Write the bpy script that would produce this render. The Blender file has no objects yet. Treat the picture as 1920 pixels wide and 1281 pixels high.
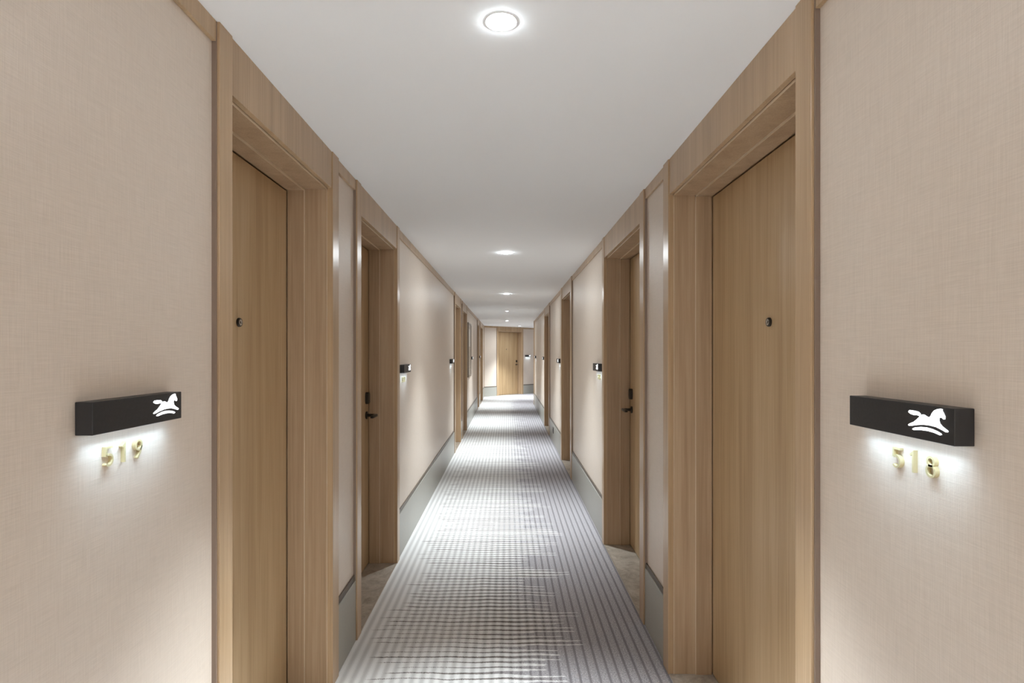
import bpy, bmesh, math
from mathutils import Vector, Matrix
from mathutils.geometry import tessellate_polygon

S = bpy.context.scene
COL = S.collection
H = 2.40            # ceiling height
PL, PR = 0.788, 0.752   # casing planes, left and right of the camera line
WT = 0.015          # wallpaper sits this far behind the casing face

# ---------------------------------------------------------------- materials
def new_mat(name):
    m = bpy.data.materials.new(name); m.use_nodes = True
    nt = m.node_tree
    return m, nt, nt.nodes['Principled BSDF']

class N:
    """tiny node helper"""
    def __init__(s, nt): s.nt = nt
    def add(s, t, **kw):
        n = s.nt.nodes.new(t)
        for k, v in kw.items(): setattr(n, k, v)
        return n
    def link(s, a, b): s.nt.links.new(a, b)
    def pos(s):
        return s.add('ShaderNodeNewGeometry').outputs['Position']
    def mapping(s, vec, scale, loc=(0, 0, 0)):
        m = s.add('ShaderNodeMapping'); m.inputs['Scale'].default_value = scale
        m.inputs['Location'].default_value = loc
        s.link(vec, m.inputs['Vector']); return m.outputs[0]
    def noise(s, vec, scale=1.0, detail=3.0, rough=.55, dist=0.0):
        n = s.add('ShaderNodeTexNoise')
        n.inputs['Scale'].default_value = scale; n.inputs['Detail'].default_value = detail
        n.inputs['Roughness'].default_value = rough; n.inputs['Distortion'].default_value = dist
        s.link(vec, n.inputs['Vector']); return n.outputs['Fac']
    def math(s, op, a, b=None, c=None, clamp=False):
        n = s.add('ShaderNodeMath', operation=op); n.use_clamp = clamp
        for i, v in enumerate((a, b, c)):
            if v is None: continue
            if isinstance(v, (int, float)): n.inputs[i].default_value = v
            else: s.link(v, n.inputs[i])
        return n.outputs[0]
    def mapr(s, v, a, b, c=0.0, d=1.0, smooth=False):
        n = s.add('ShaderNodeMapRange')
        if smooth: n.interpolation_type = 'SMOOTHSTEP'
        for i, q in enumerate((v, a, b, c, d)):
            if isinstance(q, (int, float)): n.inputs[i].default_value = q
            else: s.link(q, n.inputs[i])
        return n.outputs[0]
    def ramp(s, fac, stops):
        n = s.add('ShaderNodeValToRGB'); e = n.color_ramp.elements
        while len(e) < len(stops): e.new(.5)
        for k, (p, c) in enumerate(stops):
            e[k].position = p; e[k].color = (*c, 1)
        s.link(fac, n.inputs[0]); return n.outputs[0]
    def mix(s, fac, a, b, mode='MIX'):
        n = s.add('ShaderNodeMix', data_type='RGBA', blend_type=mode)
        for i, v in ((0, fac), (6, a), (7, b)):
            if isinstance(v, (int, float)): n.inputs[i].default_value = v
            elif isinstance(v, tuple): n.inputs[i].default_value = (*v, 1)
            else: s.link(v, n.inputs[i])
        return n.outputs[2]
    def bump(s, h, bsdf, strength=.2, dist=.001):
        b = s.add('ShaderNodeBump'); b.inputs['Strength'].default_value = strength
        b.inputs['Distance'].default_value = dist
        s.link(h, b.inputs['Height']); s.link(b.outputs[0], bsdf.inputs['Normal'])

def plain(name, col, rough=.5, metal=0.0, spec=.5):
    m, nt, b = new_mat(name)
    b.inputs['Base Color'].default_value = (*col, 1); b.inputs['Roughness'].default_value = rough
    b.inputs['Metallic'].default_value = metal; b.inputs['Specular IOR Level'].default_value = spec
    n = N(nt)
    f = n.noise(n.pos(), 180, 2)
    n.link(n.mapr(f, .3, .7, max(0, rough - .05), rough + .05), b.inputs['Roughness'])
    return m

def emit(name, col, strength):
    m, nt, b = new_mat(name)
    b.inputs['Base Color'].default_value = (.9, .9, .9, 1)
    b.inputs['Emission Color'].default_value = (*col, 1); b.inputs['Emission Strength'].default_value = strength
    return m

def wood(name, dark, mid, light, rough=.38, seed=0.0):
    m, nt, b = new_mat(name); n = N(nt); p = n.pos()
    fine = n.noise(n.mapping(p, (150, 150, 2.2), (seed, 0, 0)), 1, 4, .6)
    broad = n.noise(n.mapping(p, (14, 14, .7), (seed, 3, 0)), 1, 3, .55, .4)
    pores = n.noise(n.mapping(p, (520, 520, 9), (0, seed, 0)), 1, 2, .5)
    v = n.math('ADD', n.math('MULTIPLY', fine, .45), n.math('MULTIPLY', broad, .55))
    c = n.ramp(v, [(.36, dark), (.5, mid), (.64, light)])
    c = n.mix(n.mapr(pores, .52, .72, 0, .22), c, dark)
    n.link(c, b.inputs['Base Color'])
    b.inputs['Roughness'].default_value = rough
    n.bump(n.math('ADD', fine, pores), b, .08, .0006)
    return m

def wallpaper():
    m, nt, b = new_mat('linen_wallpaper'); n = N(nt); p = n.pos()
    vert = n.noise(n.mapping(p, (620, 620, 14)), 1, 3, .6)
    hori = n.noise(n.mapping(p, (16, 16, 700)), 1, 3, .6)
    diag = n.noise(n.mapping(p, (300, 300, 300)), 1, 2, .6)
    w = n.math('ADD', n.math('MULTIPLY', vert, .5), n.math('MULTIPLY', hori, .5))
    c = n.ramp(w, [(.36, (.640, .555, .476)), (.5, (.690, .602, .520)), (.64, (.740, .650, .565))])
    n.link(c, b.inputs['Base Color'])
    b.inputs['Roughness'].default_value = .42
    b.inputs['Specular IOR Level'].default_value = .5
    n.bump(n.math('ADD', w, n.math('MULTIPLY', diag, .3)), b, .35, .0012)
    return m

def carpet():
    m, nt, b = new_mat('woven_carpet'); n = N(nt); p = n.pos()
    sep = n.add('ShaderNodeSeparateXYZ'); n.link(p, sep.inputs[0])
    x, y = sep.outputs['X'], sep.outputs['Y']
    pitch = .0455
    # cross rows, gently wavering
    wob = n.noise(n.mapping(p, (2.6, 1.6, 0)), 1, 2)
    yy = n.math('ADD', n.math('DIVIDE', y, pitch), n.math('MULTIPLY', n.math('SUBTRACT', wob, .5), 1.2))
    row = n.math('FLOOR', yy)
    fr = n.math('FRACT', yy)
    r = n.math('MULTIPLY', n.math('ABSOLUTE', n.math('SUBTRACT', fr, .5)), 2.0)   # 0 mid row .. 1 row edge
    wn = n.add('ShaderNodeTexWhiteNoise', noise_dimensions='1D'); n.link(row, wn.inputs['W'])
    wn2 = n.add('ShaderNodeTexWhiteNoise', noise_dimensions='1D'); n.link(n.math('ADD', row, 371.3), wn2.inputs['W'])
    wn3 = n.add('ShaderNodeTexWhiteNoise', noise_dimensions='1D'); n.link(n.math('ADD', row, 911.7), wn3.inputs['W'])
    comb = n.add('ShaderNodeCombineXYZ'); n.link(n.math('MULTIPLY', y, .75), comb.inputs[0])
    slow = n.noise(comb.outputs[0], 1, 2)
    # where the dark row begins (left) and where the light row gives out (right)
    st = n.math('ADD', n.math('ADD', -.68, n.math('MULTIPLY', n.math('SUBTRACT', slow, .5), .65)),
                n.math('MULTIPLY', wn.outputs['Value'], .17))
    en = n.math('ADD', n.math('ADD', .10, n.math('MULTIPLY', n.math('SUBTRACT', slow, .5), .30)),
                n.math('MULTIPLY', n.math('POWER', wn2.outputs['Value'], 2.2), .33))
    t = n.mapr(x, st, en)
    duty = n.math('ADD', .15, n.math('MULTIPLY', n.math('POWER', t, 2.8), .58))
    duty = n.math('ADD', duty, n.math('MULTIPLY', n.math('SUBTRACT', wn3.outputs['Value'], .5), .16))
    fuzz = n.noise(n.mapping(p, (210, 210, 0)), 1, 2)
    rf = n.math('ADD', r, n.math('MULTIPLY', n.math('SUBTRACT', fuzz, .5), .75))
    line = n.mapr(n.math('SUBTRACT', duty, rf), -.05, .05)
    line = n.math('MULTIPLY', line, n.mapr(n.math('SUBTRACT', x, st), -.01, .04))
    past = n.mapr(n.math('SUBTRACT', x, en), -.006, .006)
    dark = n.math('MAXIMUM', line, past)
    # lengthwise ribs
    rx = n.math('FRACT', n.math('ADD', n.math('DIVIDE', x, pitch), n.math('MULTIPLY', fuzz, .30)))
    rr = n.math('MULTIPLY', n.math('ABSOLUTE', n.math('SUBTRACT', rx, .5)), 2.0)
    rib_w = n.mapr(n.math('SUBTRACT', .48, rr), -.28, .28)        # broad soft rib in the light field
    rib_d = n.mapr(n.math('SUBTRACT', .26, rr), -.12, .12)        # narrow dark rib in the grey field
    speck = n.noise(n.mapping(p, (150, 150, 0)), 1, 3, .7)
    light = n.mix(rib_w, (.84, .84, .835), (.62, .615, .61))
    grey = n.mix(n.mapr(speck, .35, .65), (.26, .248, .262), (.58, .56, .585))
    grey = n.mix(rib_d, grey, (.235, .222, .235))
    lcol = n.mix(rib_w, (.26, .232, .215), (.135, .118, .108))
    dcol = n.mix(n.mapr(n.math('SUBTRACT', x, en), -.30, .0), lcol, grey)
    c = n.mix(dark, light, dcol)
    c = n.mix(.22, c, n.mix(speck, (.4, .4, .4), (.62, .61, .6)), 'MULTIPLY')
    n.link(c, b.inputs['Base Color'])
    b.inputs['Roughness'].default_value = .95; b.inputs['Specular IOR Level'].default_value = .1
    n.bump(n.math('ADD', n.math('MULTIPLY', rib_w, -.8), speck), b, .5, .003)
    return m

def marble():
    m, nt, b = new_mat('grey_brown_marble'); n = N(nt); p = n.pos()
    a = n.noise(p, 9, 6, .65, 1.6); v = n.noise(p, 26, 5, .6, 2.0)
    c = n.ramp(a, [(.35, (.25, .215, .175)), (.5, (.36, .32, .27)), (.66, (.47, .43, .375))])
    c = n.mix(n.mapr(n.math('ABSOLUTE', n.math('SUBTRACT', v, .5)), .0, .02, .35, 0), c, (.62, .58, .52))
    n.link(c, b.inputs['Base Color']); b.inputs['Roughness'].default_value = .3
    return m

M = dict(
    oak=wood('light_oak', (.385, .262, .150), (.47, .330, .200), (.545, .395, .250), .28),
    jamb=wood('jamb_oak', (.365, .250, .152), (.445, .315, .200), (.515, .380, .252), .40, 7.0),
    leaf=wood('door_oak', (.385, .258, .136), (.470, .325, .180), (.535, .390, .232), .40, 19.0),
    paper=wallpaper(), carpet=carpet(), marble=marble(),
    paint=plain('ceiling_paint', (.93, .957, .985), .9, 0, .15),
    base=plain('grey_green_board', (.36, .352, .315), .36),
    cap=plain('bronze_strip', (.115, .090, .068), .4),
    black=plain('black_metal', (.022, .022, .024), .45),
    bronze=plain('dark_bronze', (.035, .028, .022), .35, .6),
    gold=plain('brass', (.60, .515, .30), .35, .25),
    edge_highlight=plain('painted_edge_highlight', (.66, .54, .40), .4),  # paler oak tone, a bevel highlight painted as colour
    bead=plain('brown_bead', (.24, .175, .135), .45),
    gasket=plain('door_gasket', (.02, .014, .01), .7),
    white=plain('white_enamel', (.85, .85, .85), .4),
    strip=plain('metal_edge', (.42, .37, .31), .35, .4),
    steel=plain('bright_steel', (.55, .52, .48), .3, .8),
    logo=emit('lit_emblem', (.93, .97, 1.0), 1.6),
    led=emit('led_strip', (.58, .80, 1.0), 4.4),
    lens=emit('lamp_lens', (.90, .965, 1.0), 340.0),
    lens_near=emit('lamp_lens_near', (.90, .965, 1.0), 90.0),
    lens_fill=emit('lamp_lens_fill', (.90, .965, 1.0), 110.0),  # for the unseen fill lamps behind the camera
    lens_end=emit('lamp_lens_end', (.90, .965, 1.0), 900.0),
)

# ---------------------------------------------------------------- mesh helpers
class Frame:
    """u runs along a wall, w goes into the wall from the casing face, z is up"""
    def __init__(s, o, u, w): s.o, s.u, s.w = Vector(o), Vector(u), Vector(w)
    def p(s, u, w, z): return s.o + s.u * u + s.w * w + Vector((0, 0, z))

FL = Frame((-PL, 0, 0), (0, 1, 0), (-1, 0, 0))
FR = Frame((PR, 0, 0), (0, 1, 0), (1, 0, 0))
r2 = math.sqrt(.5)
FE = Frame((-.83, 18.8, 0), (r2, r2, 0), (-r2, r2, 0))      # the end wall turns 45 degrees

def box(bm, f, u0, u1, w0, w1, z0, z1, bev=.0, seg=2):
    vs = [bm.verts.new(f.p(u, w, z)) for u in (u0, u1) for w in (w0, w1) for z in (z0, z1)]
    fs = [(0, 1, 3, 2), (4, 6, 7, 5), (0, 4, 5, 1), (2, 3, 7, 6), (0, 2, 6, 4), (1, 5, 7, 3)]
    faces = [bm.faces.new([vs[i] for i in q]) for q in fs]
    if bev:
        es = list({e for q in faces for e in q.edges})
        bmesh.ops.bevel(bm, geom=es, offset=bev, segments=seg, profile=.5, affect='EDGES')

def lathe(bm, c, axis, prof, seg=32, mat=0):
    """profile of (radius, distance along axis) turned about the axis through c"""
    c, a = Vector(c), Vector(axis).normalized()
    e1 = a.orthogonal().normalized(); e2 = a.cross(e1)
    rings = []
    for r, d in prof:
        if r < 1e-6: rings.append([bm.verts.new(c + a * d)])
        else: rings.append([bm.verts.new(c + a * d + (e1 * math.cos(t) + e2 * math.sin(t)) * r)
                            for t in (2 * math.pi * k / seg for k in range(seg))])
    for A, B in zip(rings, rings[1:]):
        for k in range(seg):
            l = (k + 1) % seg
            if len(A) == 1 and len(B) == 1: continue
            q = [A[0], B[k], B[l]] if len(A) == 1 else [A[k], A[l], B[0]] if len(B) == 1 else [A[k], A[l], B[l], B[k]]
            bm.faces.new(q).material_index = mat

def prism(bm, loop, to3, d0, d1):
    """closed 2D loop extruded between depths d0 (front) and d1 (back)"""
    a = [bm.verts.new(to3(x, y, d0)) for x, y in loop]
    b = [bm.verts.new(to3(x, y, d1)) for x, y in loop]
    for t in tessellate_polygon([[Vector((x, y, 0)) for x, y in loop]]):
        bm.faces.new([a[i] for i in t]); bm.faces.new([b[i] for i in reversed(t)])
    for i in range(len(loop)):
        j = (i + 1) % len(loop)
        bm.faces.new((a[i], b[i], b[j], a[j]))

def obj(name, bm, mats, parent=None, smooth=False):
    bmesh.ops.recalc_face_normals(bm, faces=bm.faces[:])
    me = bpy.data.meshes.new(name)
    o = bpy.data.objects.new(name, me); COL.objects.link(o)
    w = Vector((0, 0, 0)); q = parent
    while q is not None: w += q.location; q = q.parent
    if parent is None:
        # origin at the middle of the thing's base
        vs = [v.co for v in bm.verts]
        c = Vector((sum(v.x for v in vs) / len(vs), sum(v.y for v in vs) / len(vs), min(v.z for v in vs)))
        o.location = c; w = c
    else: o.parent = parent
    bmesh.ops.translate(bm, verts=bm.verts[:], vec=-w)
    bm.to_mesh(me); bm.free()
    for m in (mats if isinstance(mats, (list, tuple)) else [mats]): me.materials.append(m)
    if smooth:
        for p in me.polygons: p.use_smooth = True
        me.set_sharp_from_angle(angle=math.radians(35))
    return o

def props(o, label=None, cat=None, group=None, kind=None):
    for k, v in (('label', label), ('category', cat), ('group', group), ('kind', kind)):
        if v: o[k] = v
    return o

def empty(name, loc):
    o = bpy.data.objects.new(name, None); COL.objects.link(o)
    o.location = loc; o.empty_display_size = .1
    return o

# ---------------------------------------------------------------- the doors
def lever(parent, f, u, w, su):
    """rosette, neck and flat lever; su = direction the lever points along u"""
    bm = bmesh.new()
    n = -f.w
    c = f.p(u, w, 1.062)
    lathe(bm, c, n, [(0, 0), (.027, 0), (.027, .007), (.025, .009), (.011, .010), (.010, .060), (.0, .060)], 28)
    b0, b1 = u - su * .012, u + su * .115
    ua, ub = min(b0, b1), max(b0, b1)
    box(bm, f, ua, ub, w - .078, w - .056, 1.053, 1.071, .004)
    return obj('lever_handle', bm, M['bronze'], parent, True)

def card_lock(parent, f, u, w):
    bm = bmesh.new()
    loop = []
    for k in range(36):
        t = 2 * math.pi * k / 36
        ct, st = math.cos(t), math.sin(t)
        loop.append((.029 * math.copysign(abs(ct) ** .55, ct), .041 * math.copysign(abs(st) ** .7, st)))
    prism(bm, loop, lambda a, b, d: f.p(u + a, w - d, 1.182 + b), .022, 0)
    bm.normal_update()
    es = [e for e in bm.edges if all(abs((v.co - f.p(u, w - .022, 0)).dot(f.w)) < 1e-4 for v in e.verts) and len({q for q in e.link_faces if abs(q.normal.dot(f.w)) > .5}) == 1]
    bmesh.ops.bevel(bm, geom=es, offset=.005, segments=3, profile=.5, affect='EDGES')
    return obj('card_lock', bm, M['bronze'], parent, True)

def peephole(parent, f, u, w):
    bm = bmesh.new()
    c, n = f.p(u, w, 1.610), -f.w
    lathe(bm, c, n, [(0, .0), (.0165, 0), (.0165, .006), (.0145, .009), (.0115, .009)], 32, 0)
    lathe(bm, c, n, [(.0115, .009), (.0105, .0085), (.006, .0085), (.0055, .007)], 32, 1)
    lathe(bm, c, n, [(.0055, .007), (.003, .008), (0, .0085)], 32, 0)
    return obj('peephole', bm, [M['bronze'], M['steel']], parent, True)

def door(name, label, f, d, latch):
    d0, d1, d2, d3 = d
    root = empty(name, f.p((d1 + d2) / 2, 0, 0))
    props(root, label, 'door', None, 'structure')
    OT = 2.236
    for a, b in ((d0, d1), (d2, d3)):
        bm = bmesh.new(); box(bm, f, a, b, -.005, WT + .006, 0, H, .0015)
        obj('casing_stile', bm, M['oak'], root)
    for a, b in ((d0 - .0045, d0 - .0002), (d3 + .0002, d3 + .0045)):
        bm = bmesh.new(); box(bm, f, a, b, .002, WT + .004, 0, H - .001, .0008)
        obj('edge_bead', bm, M['bead'], root)
    bm = bmesh.new(); box(bm, f, d1 + .0005, d2 - .0005, 0, .019, OT, H, .0012)
    obj('casing_header', bm, M['oak'], root)
    # jamb: a deep liner, then a narrower stop frame in front of the leaf
    for k, (a, b, q) in enumerate(((d1 - .02, d1, 1), (d2, d2 + .02, -1))):
        bm = bmesh.new()
        a1, b1 = (a, b + .004) if q > 0 else (a - .004, b)
        box(bm, f, a1, b1, .0212, .1210, .004, OT + .02, .0016)
        a2, b2 = (a, b + .010) if q > 0 else (a - .010, b)
        box(bm, f, a2, b2, .1205, .1955, .004, OT + .02, .0018)
        box(bm, f, a, b - .006 if q > 0 else b, .196, .26, .004, OT + .02) if q > 0 else box(bm, f, a + .006, b, .196, .26, .004, OT + .02)
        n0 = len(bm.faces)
        for w0, w1, k2 in ((.0200, .0216, .006), (.1190, .1215, .0115)):  # thin pale strips paint the highlight along the jamb edges
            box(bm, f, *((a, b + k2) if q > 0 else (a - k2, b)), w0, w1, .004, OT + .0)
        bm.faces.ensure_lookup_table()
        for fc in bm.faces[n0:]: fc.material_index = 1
        obj('jamb', bm, [M['jamb'], M['edge_highlight']], root)
    bm = bmesh.new()
    box(bm, f, d1, d2, .0212, .1210, OT - .006, OT + .02, .0016)
    box(bm, f, d1, d2, .1205, .1955, OT - .013, OT + .02, .0018)
    box(bm, f, d1, d2, .196, .26, OT - .004, OT + .02)
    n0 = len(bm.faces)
    for w0, w1, k2 in ((.0200, .0216, .008), (.1190, .1215, .0145)):  # same painted highlight strips across the head
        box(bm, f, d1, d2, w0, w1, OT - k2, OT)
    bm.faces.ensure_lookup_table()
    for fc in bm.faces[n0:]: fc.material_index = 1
    obj('jamb_head', bm, [M['jamb'], M['edge_highlight']], root)
    bm = bmesh.new()
    box(bm, f, d1, d2, .238, .258, .004, OT - .004)
    obj('gasket', bm, M['gasket'], root)
    bm = bmesh.new()
    box(bm, f, d1, d2, .006, .236, -.001, .004)
    obj('marble_threshold', bm, M['marble'], root)
    bm = bmesh.new()
    box(bm, f, d1, d2, -.002, .006, -.001, .005, .001)
    obj('threshold_edge', bm, M['strip'], root)
    bm = bmesh.new()
    box(bm, f, d1 + .012, d2 - .012, .1985, .237, .010, OT - .016, .0015)
    leaf = obj('door_leaf', bm, M['leaf'], root)
    peephole(leaf, f, (d1 + d2) / 2, .1985)
    s = 1 if latch == 'far' else -1
    u = (d2 - .075) if s > 0 else (d1 + .13)
    lever(leaf, f, u, .1985, -s)
    card_lock(leaf, f, u, .1985)
    return root

LEFT = [
    ('door_1', 'oak guest room door beside the 519 sign', (1.523, 1.594, 2.508, 2.597), 'near'),
    ('door_2', 'oak door with dark lever across the narrow panel from the 519 door', (2.916, 2.996, 3.978, 4.058), 'far'),
    ('door_3', 'third oak door along the left wall, first of the pair before the framed picture', (8.316, 8.42, 9.35, 9.46), 'near'),
    ('door_4', 'fourth oak door along the left wall, just before the framed picture', (9.72, 9.82, 10.75, 10.85), 'far'),
    ('door_5', 'fifth oak door along the left wall, past the framed picture', (14.60, 14.68, 15.38, 15.46), 'near'),
    ('door_6', 'last oak door on the left wall, next to the end wall', (16.02, 16.10, 17.58, 17.66), 'far'),
]
RIGHT = [
    ('door_7', 'wide oak guest room door beside the 518 sign', (1.379, 1.455, 2.607, 2.692), 'near'),
    ('door_8', 'oak door with dark lever across the narrow panel from the 518 door', (3.084, 3.176, 4.358, 4.440), 'far'),
    ('door_9', 'third oak door along the right wall, before the low dark outlet', (6.59, 6.72, 7.79, 7.93), 'far'),
    ('door_10', 'last oak door along the right wall, past the low dark outlet', (10.12, 10.24, 11.40, 11.52), 'far'),
]
for a in LEFT: door(a[0], a[1], FL, a[2], a[3])
for a in RIGHT: door(a[0], a[1], FR, a[2], a[3])
END = (.645, .725, 1.889, 1.969)
door('door_11', 'oak door facing down the corridor in the slanted end wall', FE, END, 'far')

# ---------------------------------------------------------------- the shell
Y0, YL, YR = -7.0, 19.2, 16.08
def spans(a, b, holes, pad):
    out, c = [], a
    for q in holes:
        out.append((c, q[0] + pad)); c = q[3] - pad
    out.append((c, b)); return out

def wall(name, f, a, b, holes, label):
    bm = bmesh.new()
    for u0, u1 in spans(a, b, holes, .03):
        box(bm, f, u0, u1, WT, .27, -.01, H + .02)
    for q in holes:     # above each opening, and the blank behind each leaf
        box(bm, f, q[0] + .03, q[3] - .03, .0225, .27, 2.27, H + .02)
        box(bm, f, q[0] + .03, q[3] - .03, .262, .27, -.01, 2.27)
    props(obj(name, bm, M['paper']), label, 'wall', None, 'structure')

hl, hr = [a[2] for a in LEFT], [a[2] for a in RIGHT]
wall('wall_left', FL, Y0, YL, hl, 'beige linen papered wall along the left side')
wall('wall_right', FR, Y0, YR, hr, 'beige linen papered wall along the right side')
wall('wall_back', FE, -.35, 7.0, [END], 'slanted papered end wall of the corridor')
FC = Frame((PR, 16.16, 0), (r2, r2, 0), (r2, -r2, 0))
wall('wall_corner', FC, .1, 6.6, [], 'papered wall around the bend on the right')
FB = Frame((0, Y0, 0), (1, 0, 0), (0, -1, 0))
wall('wall_front', FB, -1.1, 1.1, [], 'papered wall behind the viewer')
FD = Frame((FE.p(6.6, 0, 0).x, FE.p(6.6, 0, 0).y, 0), (r2, -r2, 0), (r2, r2, 0))
wall('wall_far', FD, -.6, 4.0, [], 'papered wall closing the bend')

bm = bmesh.new(); box(bm, Frame((0, 0, 0), (1, 0, 0), (0, 1, 0)), -1.3, 8.5, Y0 - .3, 26, -.06, 0)
props(obj('floor', bm, M['carpet']), 'ribbed light and grey carpet running down the corridor', 'carpet', None, 'structure')
bm = bmesh.new(); box(bm, Frame((0, 0, 0), (1, 0, 0), (0, 1, 0)), -1.3, 8.5, Y0 - .3, 26, H, H + .06)
props(obj('ceiling', bm, M['paint']), 'smooth white corridor ceiling', 'ceiling', None, 'structure')

def gaps(a, b, holes):
    out, c = [], a
    for q in holes:
        out.append((c, q[0] - .005)); c = q[3] + .005
    out.append((c, b)); return out

def skirting(name, f, segs, label):
    bm = bmesh.new()
    for u0, u1 in segs: box(bm, f, u0, u1, .002, WT, 0, .315, .002)
    o = obj(name, bm, M['base']); props(o, label, 'baseboard', None, 'structure')
    bm = bmesh.new()
    for u0, u1 in segs: box(bm, f, u0, u1, .007, WT, .3155, .342, .001)
    obj('cap_strip', bm, M['cap'], o)
    return o

SL, SR = gaps(Y0, 18.78, hl), gaps(Y0, 15.98, hr)
SE = gaps(.06, 6.6, [END])
skirting('baseboard_left', FL, SL, 'tall grey green baseboard along the left wall')
skirting('baseboard_right', FR, SR, 'tall grey green baseboard along the right wall')
skirting('baseboard_back', FE, SE, 'tall grey green baseboard along the end wall')
skirting('baseboard_corner', FC, [(.16, 6.6)], 'tall grey green baseboard around the bend')

k = 0
for f, segs, side in ((FL, SL, 'left wall'), (FR, SR, 'right wall'), (FE, SE, 'end wall'), (FC, [(.16, 6.6)], 'wall around the bend')):
    k += 1
    bm = bmesh.new()
    for u0, u1 in segs: box(bm, f, u0, u1, .003, WT, 2.344, H, .001)
    props(obj('trim_%d' % k, bm, M['oak']), 'oak rail along the top of the %s' % side, 'trim', None, 'structure')
# corner post where the right wall stops and the corridor turns
bm = bmesh.new(); box(bm, FR, 15.98, 16.16, -.005, .26, 0, H, .002)
props(obj('trim_5', bm, M['oak']), 'oak post ending the right wall at the bend', 'trim', None, 'structure')
bm = bmesh.new(); box(bm, FL, 18.70, 18.80, -.002, WT, 0, H, .0015)
props(obj('trim_6', bm, M['oak']), 'oak post where left wall meets end wall', 'trim', None, 'structure')

# ---------------------------------------------------------------- lit signs with their emblem
TAIL = [(0.177, 0.0467), (0.1804, 0.0495), (0.1927, 0.0496), (0.2025, 0.0486), (0.2068, 0.0459), (0.2079, 0.042), (0.2047, 0.0413), (0.1993, 0.0423), (0.1916, 0.0415), (0.1838, 0.0426), (0.1782, 0.0449)]
BODY = [(0.2057, 0.0408), (0.2085, 0.0432), (0.2121, 0.0449), (0.2174, 0.0447), (0.2226, 0.0424), (0.2278, 0.0416), (0.2312, 0.0446), (0.2339, 0.0495), (0.2389, 0.0547), (0.2459, 0.0577), (0.2537, 0.0592), (0.2576, 0.0588), (0.2572, 0.0562), (0.2601, 0.0524), (0.2634, 0.0467), (0.2628, 0.0425), (0.2595, 0.0418), (0.2566, 0.0439), (0.2532, 0.0445), (0.2502, 0.0431), (0.2498, 0.0399), (0.2518, 0.0341), (0.2576, 0.0296), (0.2662, 0.0255), (0.2696, 0.0238), (0.269, 0.0215), (0.2653, 0.021), (0.2547, 0.024), (0.2429, 0.0269), (0.2288, 0.0277), (0.2142, 0.0271), (0.1993, 0.0248), (0.186, 0.0218), (0.1782, 0.0208), (0.1766, 0.0226), (0.1804, 0.025), (0.1905, 0.0292), (0.1993, 0.0355)]
ROCKER = [(0.1871, 0.0154), (0.1883, 0.0171), (0.1938, 0.0196), (0.2079, 0.0223), (0.2216, 0.0233), (0.2349, 0.0223), (0.2469, 0.0199), (0.2547, 0.0172), (0.2559, 0.0153), (0.2518, 0.0141), (0.2389, 0.0165), (0.2247, 0.0175), (0.2079, 0.0168), (0.1916, 0.0145)]
SGN_L, SGN_H, SGN_D, SGN_Z = .282, .0622, .034, 1.3455

def sign(f, ua, q, label):
    """ua = left end as read, q = direction of reading along u"""
    g = Frame(f.p(ua, WT, 0), f.u * q, f.w)
    root = empty('room_sign', g.p(SGN_L / 2, 0, SGN_Z))
    props(root, label, 'sign', 'black lit signs beside the doors')
    bm = bmesh.new(); box(bm, g, 0, SGN_L, -SGN_D, -.0005, SGN_Z, SGN_Z + SGN_H, .0012)
    obj('housing', bm, M['black'], root)
    bm = bmesh.new()
    for lp in (TAIL, BODY, ROCKER):
        prism(bm, lp, lambda a, b, d: g.p(a, -SGN_D - d, SGN_Z + b), .0008, -.0002)
    props(obj('emblem', bm, M['logo'], root), 'glowing white rocking horse emblem')
    bm = bmesh.new(); box(bm, g, .004, SGN_L - .004, -.031, -.021, SGN_Z - .0002, SGN_Z + .0005)
    props(obj('light_strip', bm, M['led'], root), 'white light strip under the housing')
    ld = bpy.data.lights.new('strip_beam', 'AREA'); ld.shape = 'RECTANGLE'
    ld.size, ld.size_y = SGN_L - .03, .010; ld.energy = .13; ld.color = (.58, .80, 1.0)
    ld.spread = math.radians(112)
    lo = bpy.data.objects.new('strip_beam', ld); COL.objects.link(lo); lo.parent = root
    lo.location = g.p(SGN_L / 2, -.026, SGN_Z - .002) - root.location
    lo.rotation_euler = (0, 0, math.atan2(g.u.y, g.u.x))
    return root

SIGNS = [
    (FL, 1.038, 1, 'black lit sign above the brass number 519, beside the nearest left door'),
    (FL, 4.165, 1, 'second black lit sign along the left wall, just past the second door'),
    (FL, 7.74, 1, 'third black lit sign along the left wall, before the third door'),
    (FL, 12.15, 1, 'black lit sign on the left wall just past the framed picture'),
    (FL, 15.60, 1, 'last black lit sign on the left wall, between the two farthest doors'),
    (FR, .919 + SGN_L, -1, 'black lit sign above the brass number 518, beside the nearest right door'),
    (FR, 4.54 + SGN_L, -1, 'second black lit sign along the right wall, just past the second door'),
    (FR, 8.11 + SGN_L, -1, 'third black lit sign along the right wall, above the low dark outlet'),
    (FR, 11.69 + SGN_L, -1, 'fourth black lit sign along the right wall, past the last right door'),
    (FR, 15.12 + SGN_L, -1, 'farthest black lit sign on the right wall, before the corner post'),
    (FE, 2.07, 1, 'black lit sign on the slanted end wall, right of its door'),
]
for s in SIGNS: sign(*s)

# ---------------------------------------------------------------- brass room numbers
def arc(cx, cy, r, a0, a1, n=20, ry=None):
    ry = ry or r
    return [(cx + r * math.cos(math.radians(a0 + (a1 - a0) * k / n)), cy + ry * math.sin(math.radians(a0 + (a1 - a0) * k / n))) for k in range(n + 1)]

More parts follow.
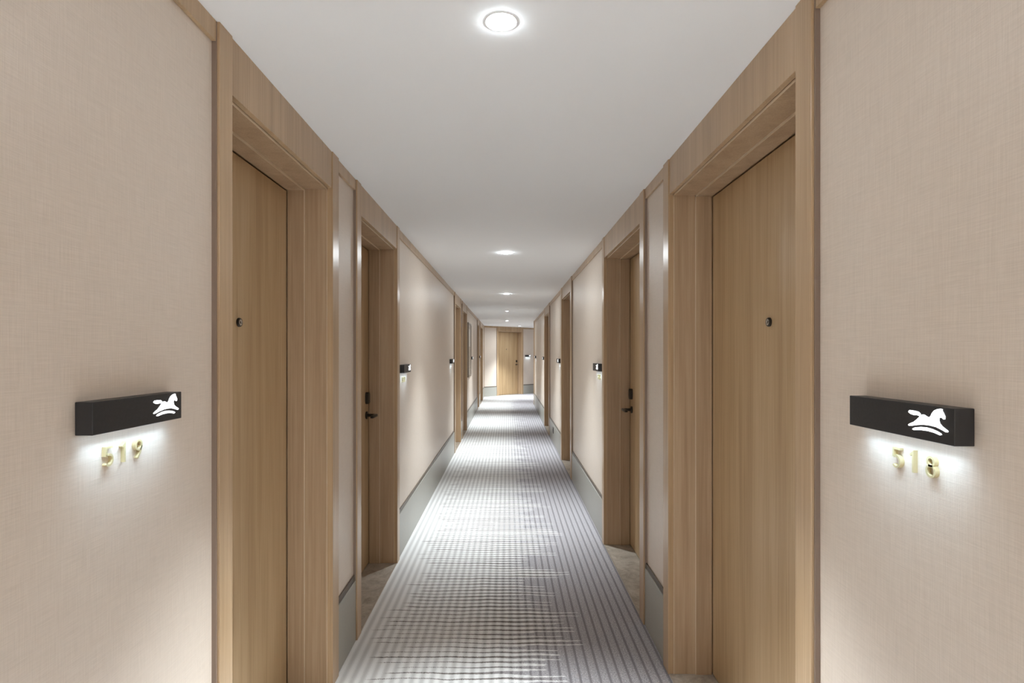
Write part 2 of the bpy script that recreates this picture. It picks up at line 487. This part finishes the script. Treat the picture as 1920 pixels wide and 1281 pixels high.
GLYPH = {   # strokes in a 1-high box centred on 0; (points, closed)
    '5': [([(.24, .44), (-.20, .44), (-.22, .02)], 0), (arc(-.02, -.18, .27, 128, -140, 26), 0)],
    '1': [([(-.16, .30), (.03, .45), (.03, -.5)], 0)],
    '9': [(arc(0, .20, .25, 0, 360, 30)[:-1], 1), ([(.235, .13), (.10, -.22), (-.10, -.49)], 0)],
    '8': [(arc(0, .23, .20, 0, 360, 30)[:-1], 1), (arc(0, -.20, .25, 0, 360, 30)[:-1], 1)],
    '7': [([(-.24, .44), (.24, .44), (-.06, -.5)], 0)],
    '6': [(arc(0, -.20, .25, 0, 360, 30)[:-1], 1), ([(-.235, -.13), (-.10, .22), (.10, .49)], 0)],
}
def stroke(bm, pts, closed, hw, to3, d0, d1):
    n = len(pts); P = [Vector(p) for p in pts]
    L, R = [], []
    for i in range(n):
        a = P[i - 1] if (i > 0 or closed) else None
        b = P[(i + 1) % n] if (i < n - 1 or closed) else None
        t1 = (P[i] - a).normalized() if a is not None else None
        t2 = (b - P[i]).normalized() if b is not None else None
        t1 = t1 or t2; t2 = t2 or t1
        n1, n2 = Vector((-t1.y, t1.x)), Vector((-t2.y, t2.x))
        m = (n1 + n2).normalized(); k = hw / max(.45, m.dot(n1))
        L.append(P[i] + m * k); R.append(P[i] - m * k)
    rows = [[bm.verts.new(to3(p.x, p.y, d)) for p in s] for s in (L, R) for d in (d0, d1)]
    lf, lb, rf, rb = rows
    for i in range(n if closed else n - 1):
        j = (i + 1) % n
        bm.faces.new((lf[i], lf[j], rf[j], rf[i])); bm.faces.new((lb[i], rb[i], rb[j], lb[j]))
        bm.faces.new((lf[i], lb[i], lb[j], lf[j])); bm.faces.new((rf[i], rf[j], rb[j], rb[i]))
    if not closed:
        for i in (0, n - 1): bm.faces.new((lf[i], rf[i], rb[i], lb[i]))

def number(f, ua, q, text, cens, zc, label):
    g = Frame(f.p(ua, WT, 0), f.u * q, f.w); hh = .040
    root = empty('room_number', g.p(sum(cens) / len(cens), 0, zc - hh / 2))
    props(root, label, 'number', 'brass room numbers')
    for ch, cx in zip(text, cens):
        bm = bmesh.new()
        for pts, cl in GLYPH[ch]:
            stroke(bm, pts, cl, .053, lambda a, b, d: g.p(cx + a * hh, -d, zc + b * hh), .008, -.0005)
        obj('digit', bm, M['gold'], root)

number(FL, 1.038, 1, '519', (.080, .1245, .170), 1.2925, 'raised brass room number 519 on the left wallpaper')
number(FL, 4.165, 1, '517', (.085, .1295, .175), 1.2925, 'small raised brass number under the second sign on the left wall')
number(FR, .919 + SGN_L, -1, '518', (.1065, .1500, .1950), 1.2945, 'raised brass room number 518 on the right wallpaper')
number(FR, 4.54 + SGN_L, -1, '516', (.100, .1445, .190), 1.2945, 'small raised brass number under the second sign on the right wall')

# ---------------------------------------------------------------- framed picture and outlet on the walls
g = Frame(FL.p(11.15, WT, 0), FL.u, FL.w)
art = empty('framed_picture', g.p(.42, 0, 1.0))
props(art, 'tall framed picture with pale patch on the left wall past the fourth door', 'picture')
bm = bmesh.new()
for u0, u1, z0, z1 in ((0, .84, 1.0, 1.035), (0, .84, 2.065, 2.10), (0, .035, 1.035, 2.065), (.805, .84, 1.035, 2.065)):
    box(bm, g, u0, u1, -.025, -.0005, z0, z1, .002)
obj('frame', bm, plain('taupe_frame', (.27, .22, .175), .4), art)
bm = bmesh.new(); box(bm, g, .035, .805, -.012, -.0005, 1.035, 2.065)
obj('backing', bm, plain('grey_beige_mount', (.42, .37, .32), .3), art)
bm = bmesh.new(); box(bm, g, .22, .62, -.0135, -.011, 1.62, 1.98)  # paler rectangle on the upper part of the backing
obj('pale_patch', bm, plain('pale_tone', (.70, .67, .63), .3), art)

g = Frame(FR.p(9.20, .002, 0), FR.u, FR.w)
ol = empty('wall_outlet', g.p(.075, 0, .165))
props(ol, 'dark outlet plate low on the right baseboard between third and last door', 'outlet')
bm = bmesh.new(); box(bm, g, 0, .15, -.006, 0, .165, .265, .002)
obj('cover_plate', bm, M['bronze'], ol)
for du in (.045, .105):
    bm = bmesh.new()
    lathe(bm, g.p(du, -.006, .215), -g.w, [(0, .0012), (.017, .0012), (.019, 0)], 20)
    obj('socket', bm, M['black'], ol)

# ---------------------------------------------------------------- ceiling downlights
LX = -.018
def lamp(x, y, rim, label, power, group, dome=True, lens='lens', cone=82):
    root = empty('ceiling_light', (x, y, H - rim))
    props(root, label, 'light', group)
    bm = bmesh.new()
    lathe(bm, (x, y, H), (0, 0, -1), [(.0440, 0), (.0438, rim * .8), (.0432, rim), (.0425, rim), (.0378, rim if rim > .005 else .0008)], 40)
    lathe(bm, (x, y, H), (0, 0, -1), [(.0378, rim if rim > .005 else .0008), (.0365, rim * .9 if rim > .005 else .0006), (.0362, 0)], 40, 1)
    obj('trim_ring', bm, [M['white'], M['white'] if rim < .005 else M['black']], root, True)
    bm = bmesh.new()
    prof = [(.0381, .0005), (.0368, .0034), (.031, .0056), (.020, .0066), (.010, .0068), (0, .0069)] if dome else [(.0362, .0004), (.030, .0008), (.015, .0010), (0, .0010)]
    lathe(bm, (x, y, H), (0, 0, -1), prof, 40)
    obj('lens', bm, M[lens], root, True)
    ld = bpy.data.lights.new('downlight_beam', 'SPOT')
    ld.energy = power; ld.color = (.88, .96, 1.0)
    ld.spot_size = math.radians(cone); ld.spot_blend = 1.0; ld.shadow_soft_size = .03
    lo = bpy.data.objects.new('downlight_beam', ld); COL.objects.link(lo)
    lo.parent = root; lo.location = (0, 0, -.012)
GR = 'white round downlights along the ceiling'
PW = 255
lamp(LX, 1.524, .0018, 'nearest round white downlight, large and glowing at the top of the ceiling', PW * 1.75, GR, True, 'lens_near', 64)
lamp(LX, 5.053, .0018, 'second round white downlight along the ceiling, level with the second right sign', PW * .7, GR)
lamp(LX, 8.59, .0018, 'third round white downlight along the ceiling, level with the third left door', PW * .82, GR)
lamp(LX, 12.1, .009, 'deep rimmed white downlight between the third and the farthest bright one', PW * .82, GR, False)
lamp(LX, 15.95, .0030, 'farthest bright round downlight along the corridor ceiling', PW * .82, GR, False)
lamp(.40, 18.86, .009, 'white downlight close to the slanted end wall', PW * 1.6, GR, False, 'lens_end')
for yb in (-2.0, -3.75, -5.5):  # unseen row, made strong to fill the near walls; middle lamp is extra
    lamp(LX, yb, .0018, 'unseen white fill downlight on the ceiling behind the viewer', PW * 3.0, 'unseen fill downlights behind the viewer', True, 'lens_fill', 78)
lamp(2.9, 20.6, .003, 'white downlight around the bend', PW, GR)

# ---------------------------------------------------------------- camera, world, view
cd = bpy.data.cameras.new('camera'); cam = bpy.data.objects.new('camera', cd); COL.objects.link(cam)
cam.location = (0, 0, 1.5); cam.rotation_euler = (math.radians(90), 0, 0)
cd.sensor_width = 36; cd.sensor_fit = 'HORIZONTAL'; cd.lens = 1050 / 1920 * 36
cd.shift_x = 8 / 1920; cd.shift_y = 20.5 / 1920
cd.clip_start = .05; cd.clip_end = 100
S.camera = cam

w = bpy.data.worlds.new('world'); S.world = w; w.use_nodes = True
w.node_tree.nodes['Background'].inputs[0].default_value = (0, 0, 0, 1)
w.node_tree.nodes['Background'].inputs[1].default_value = 0
S.view_settings.view_transform = 'Standard'; S.view_settings.look = 'None'
S.view_settings.gamma = 1; S.view_settings.use_curve_mapping = False
S.view_settings.exposure = 0.88
S.cycles.max_bounces = 14; S.cycles.diffuse_bounces = 10; S.cycles.glossy_bounces = 4
S.cycles.sample_clamp_indirect = 6
S.cycles.use_denoising = True
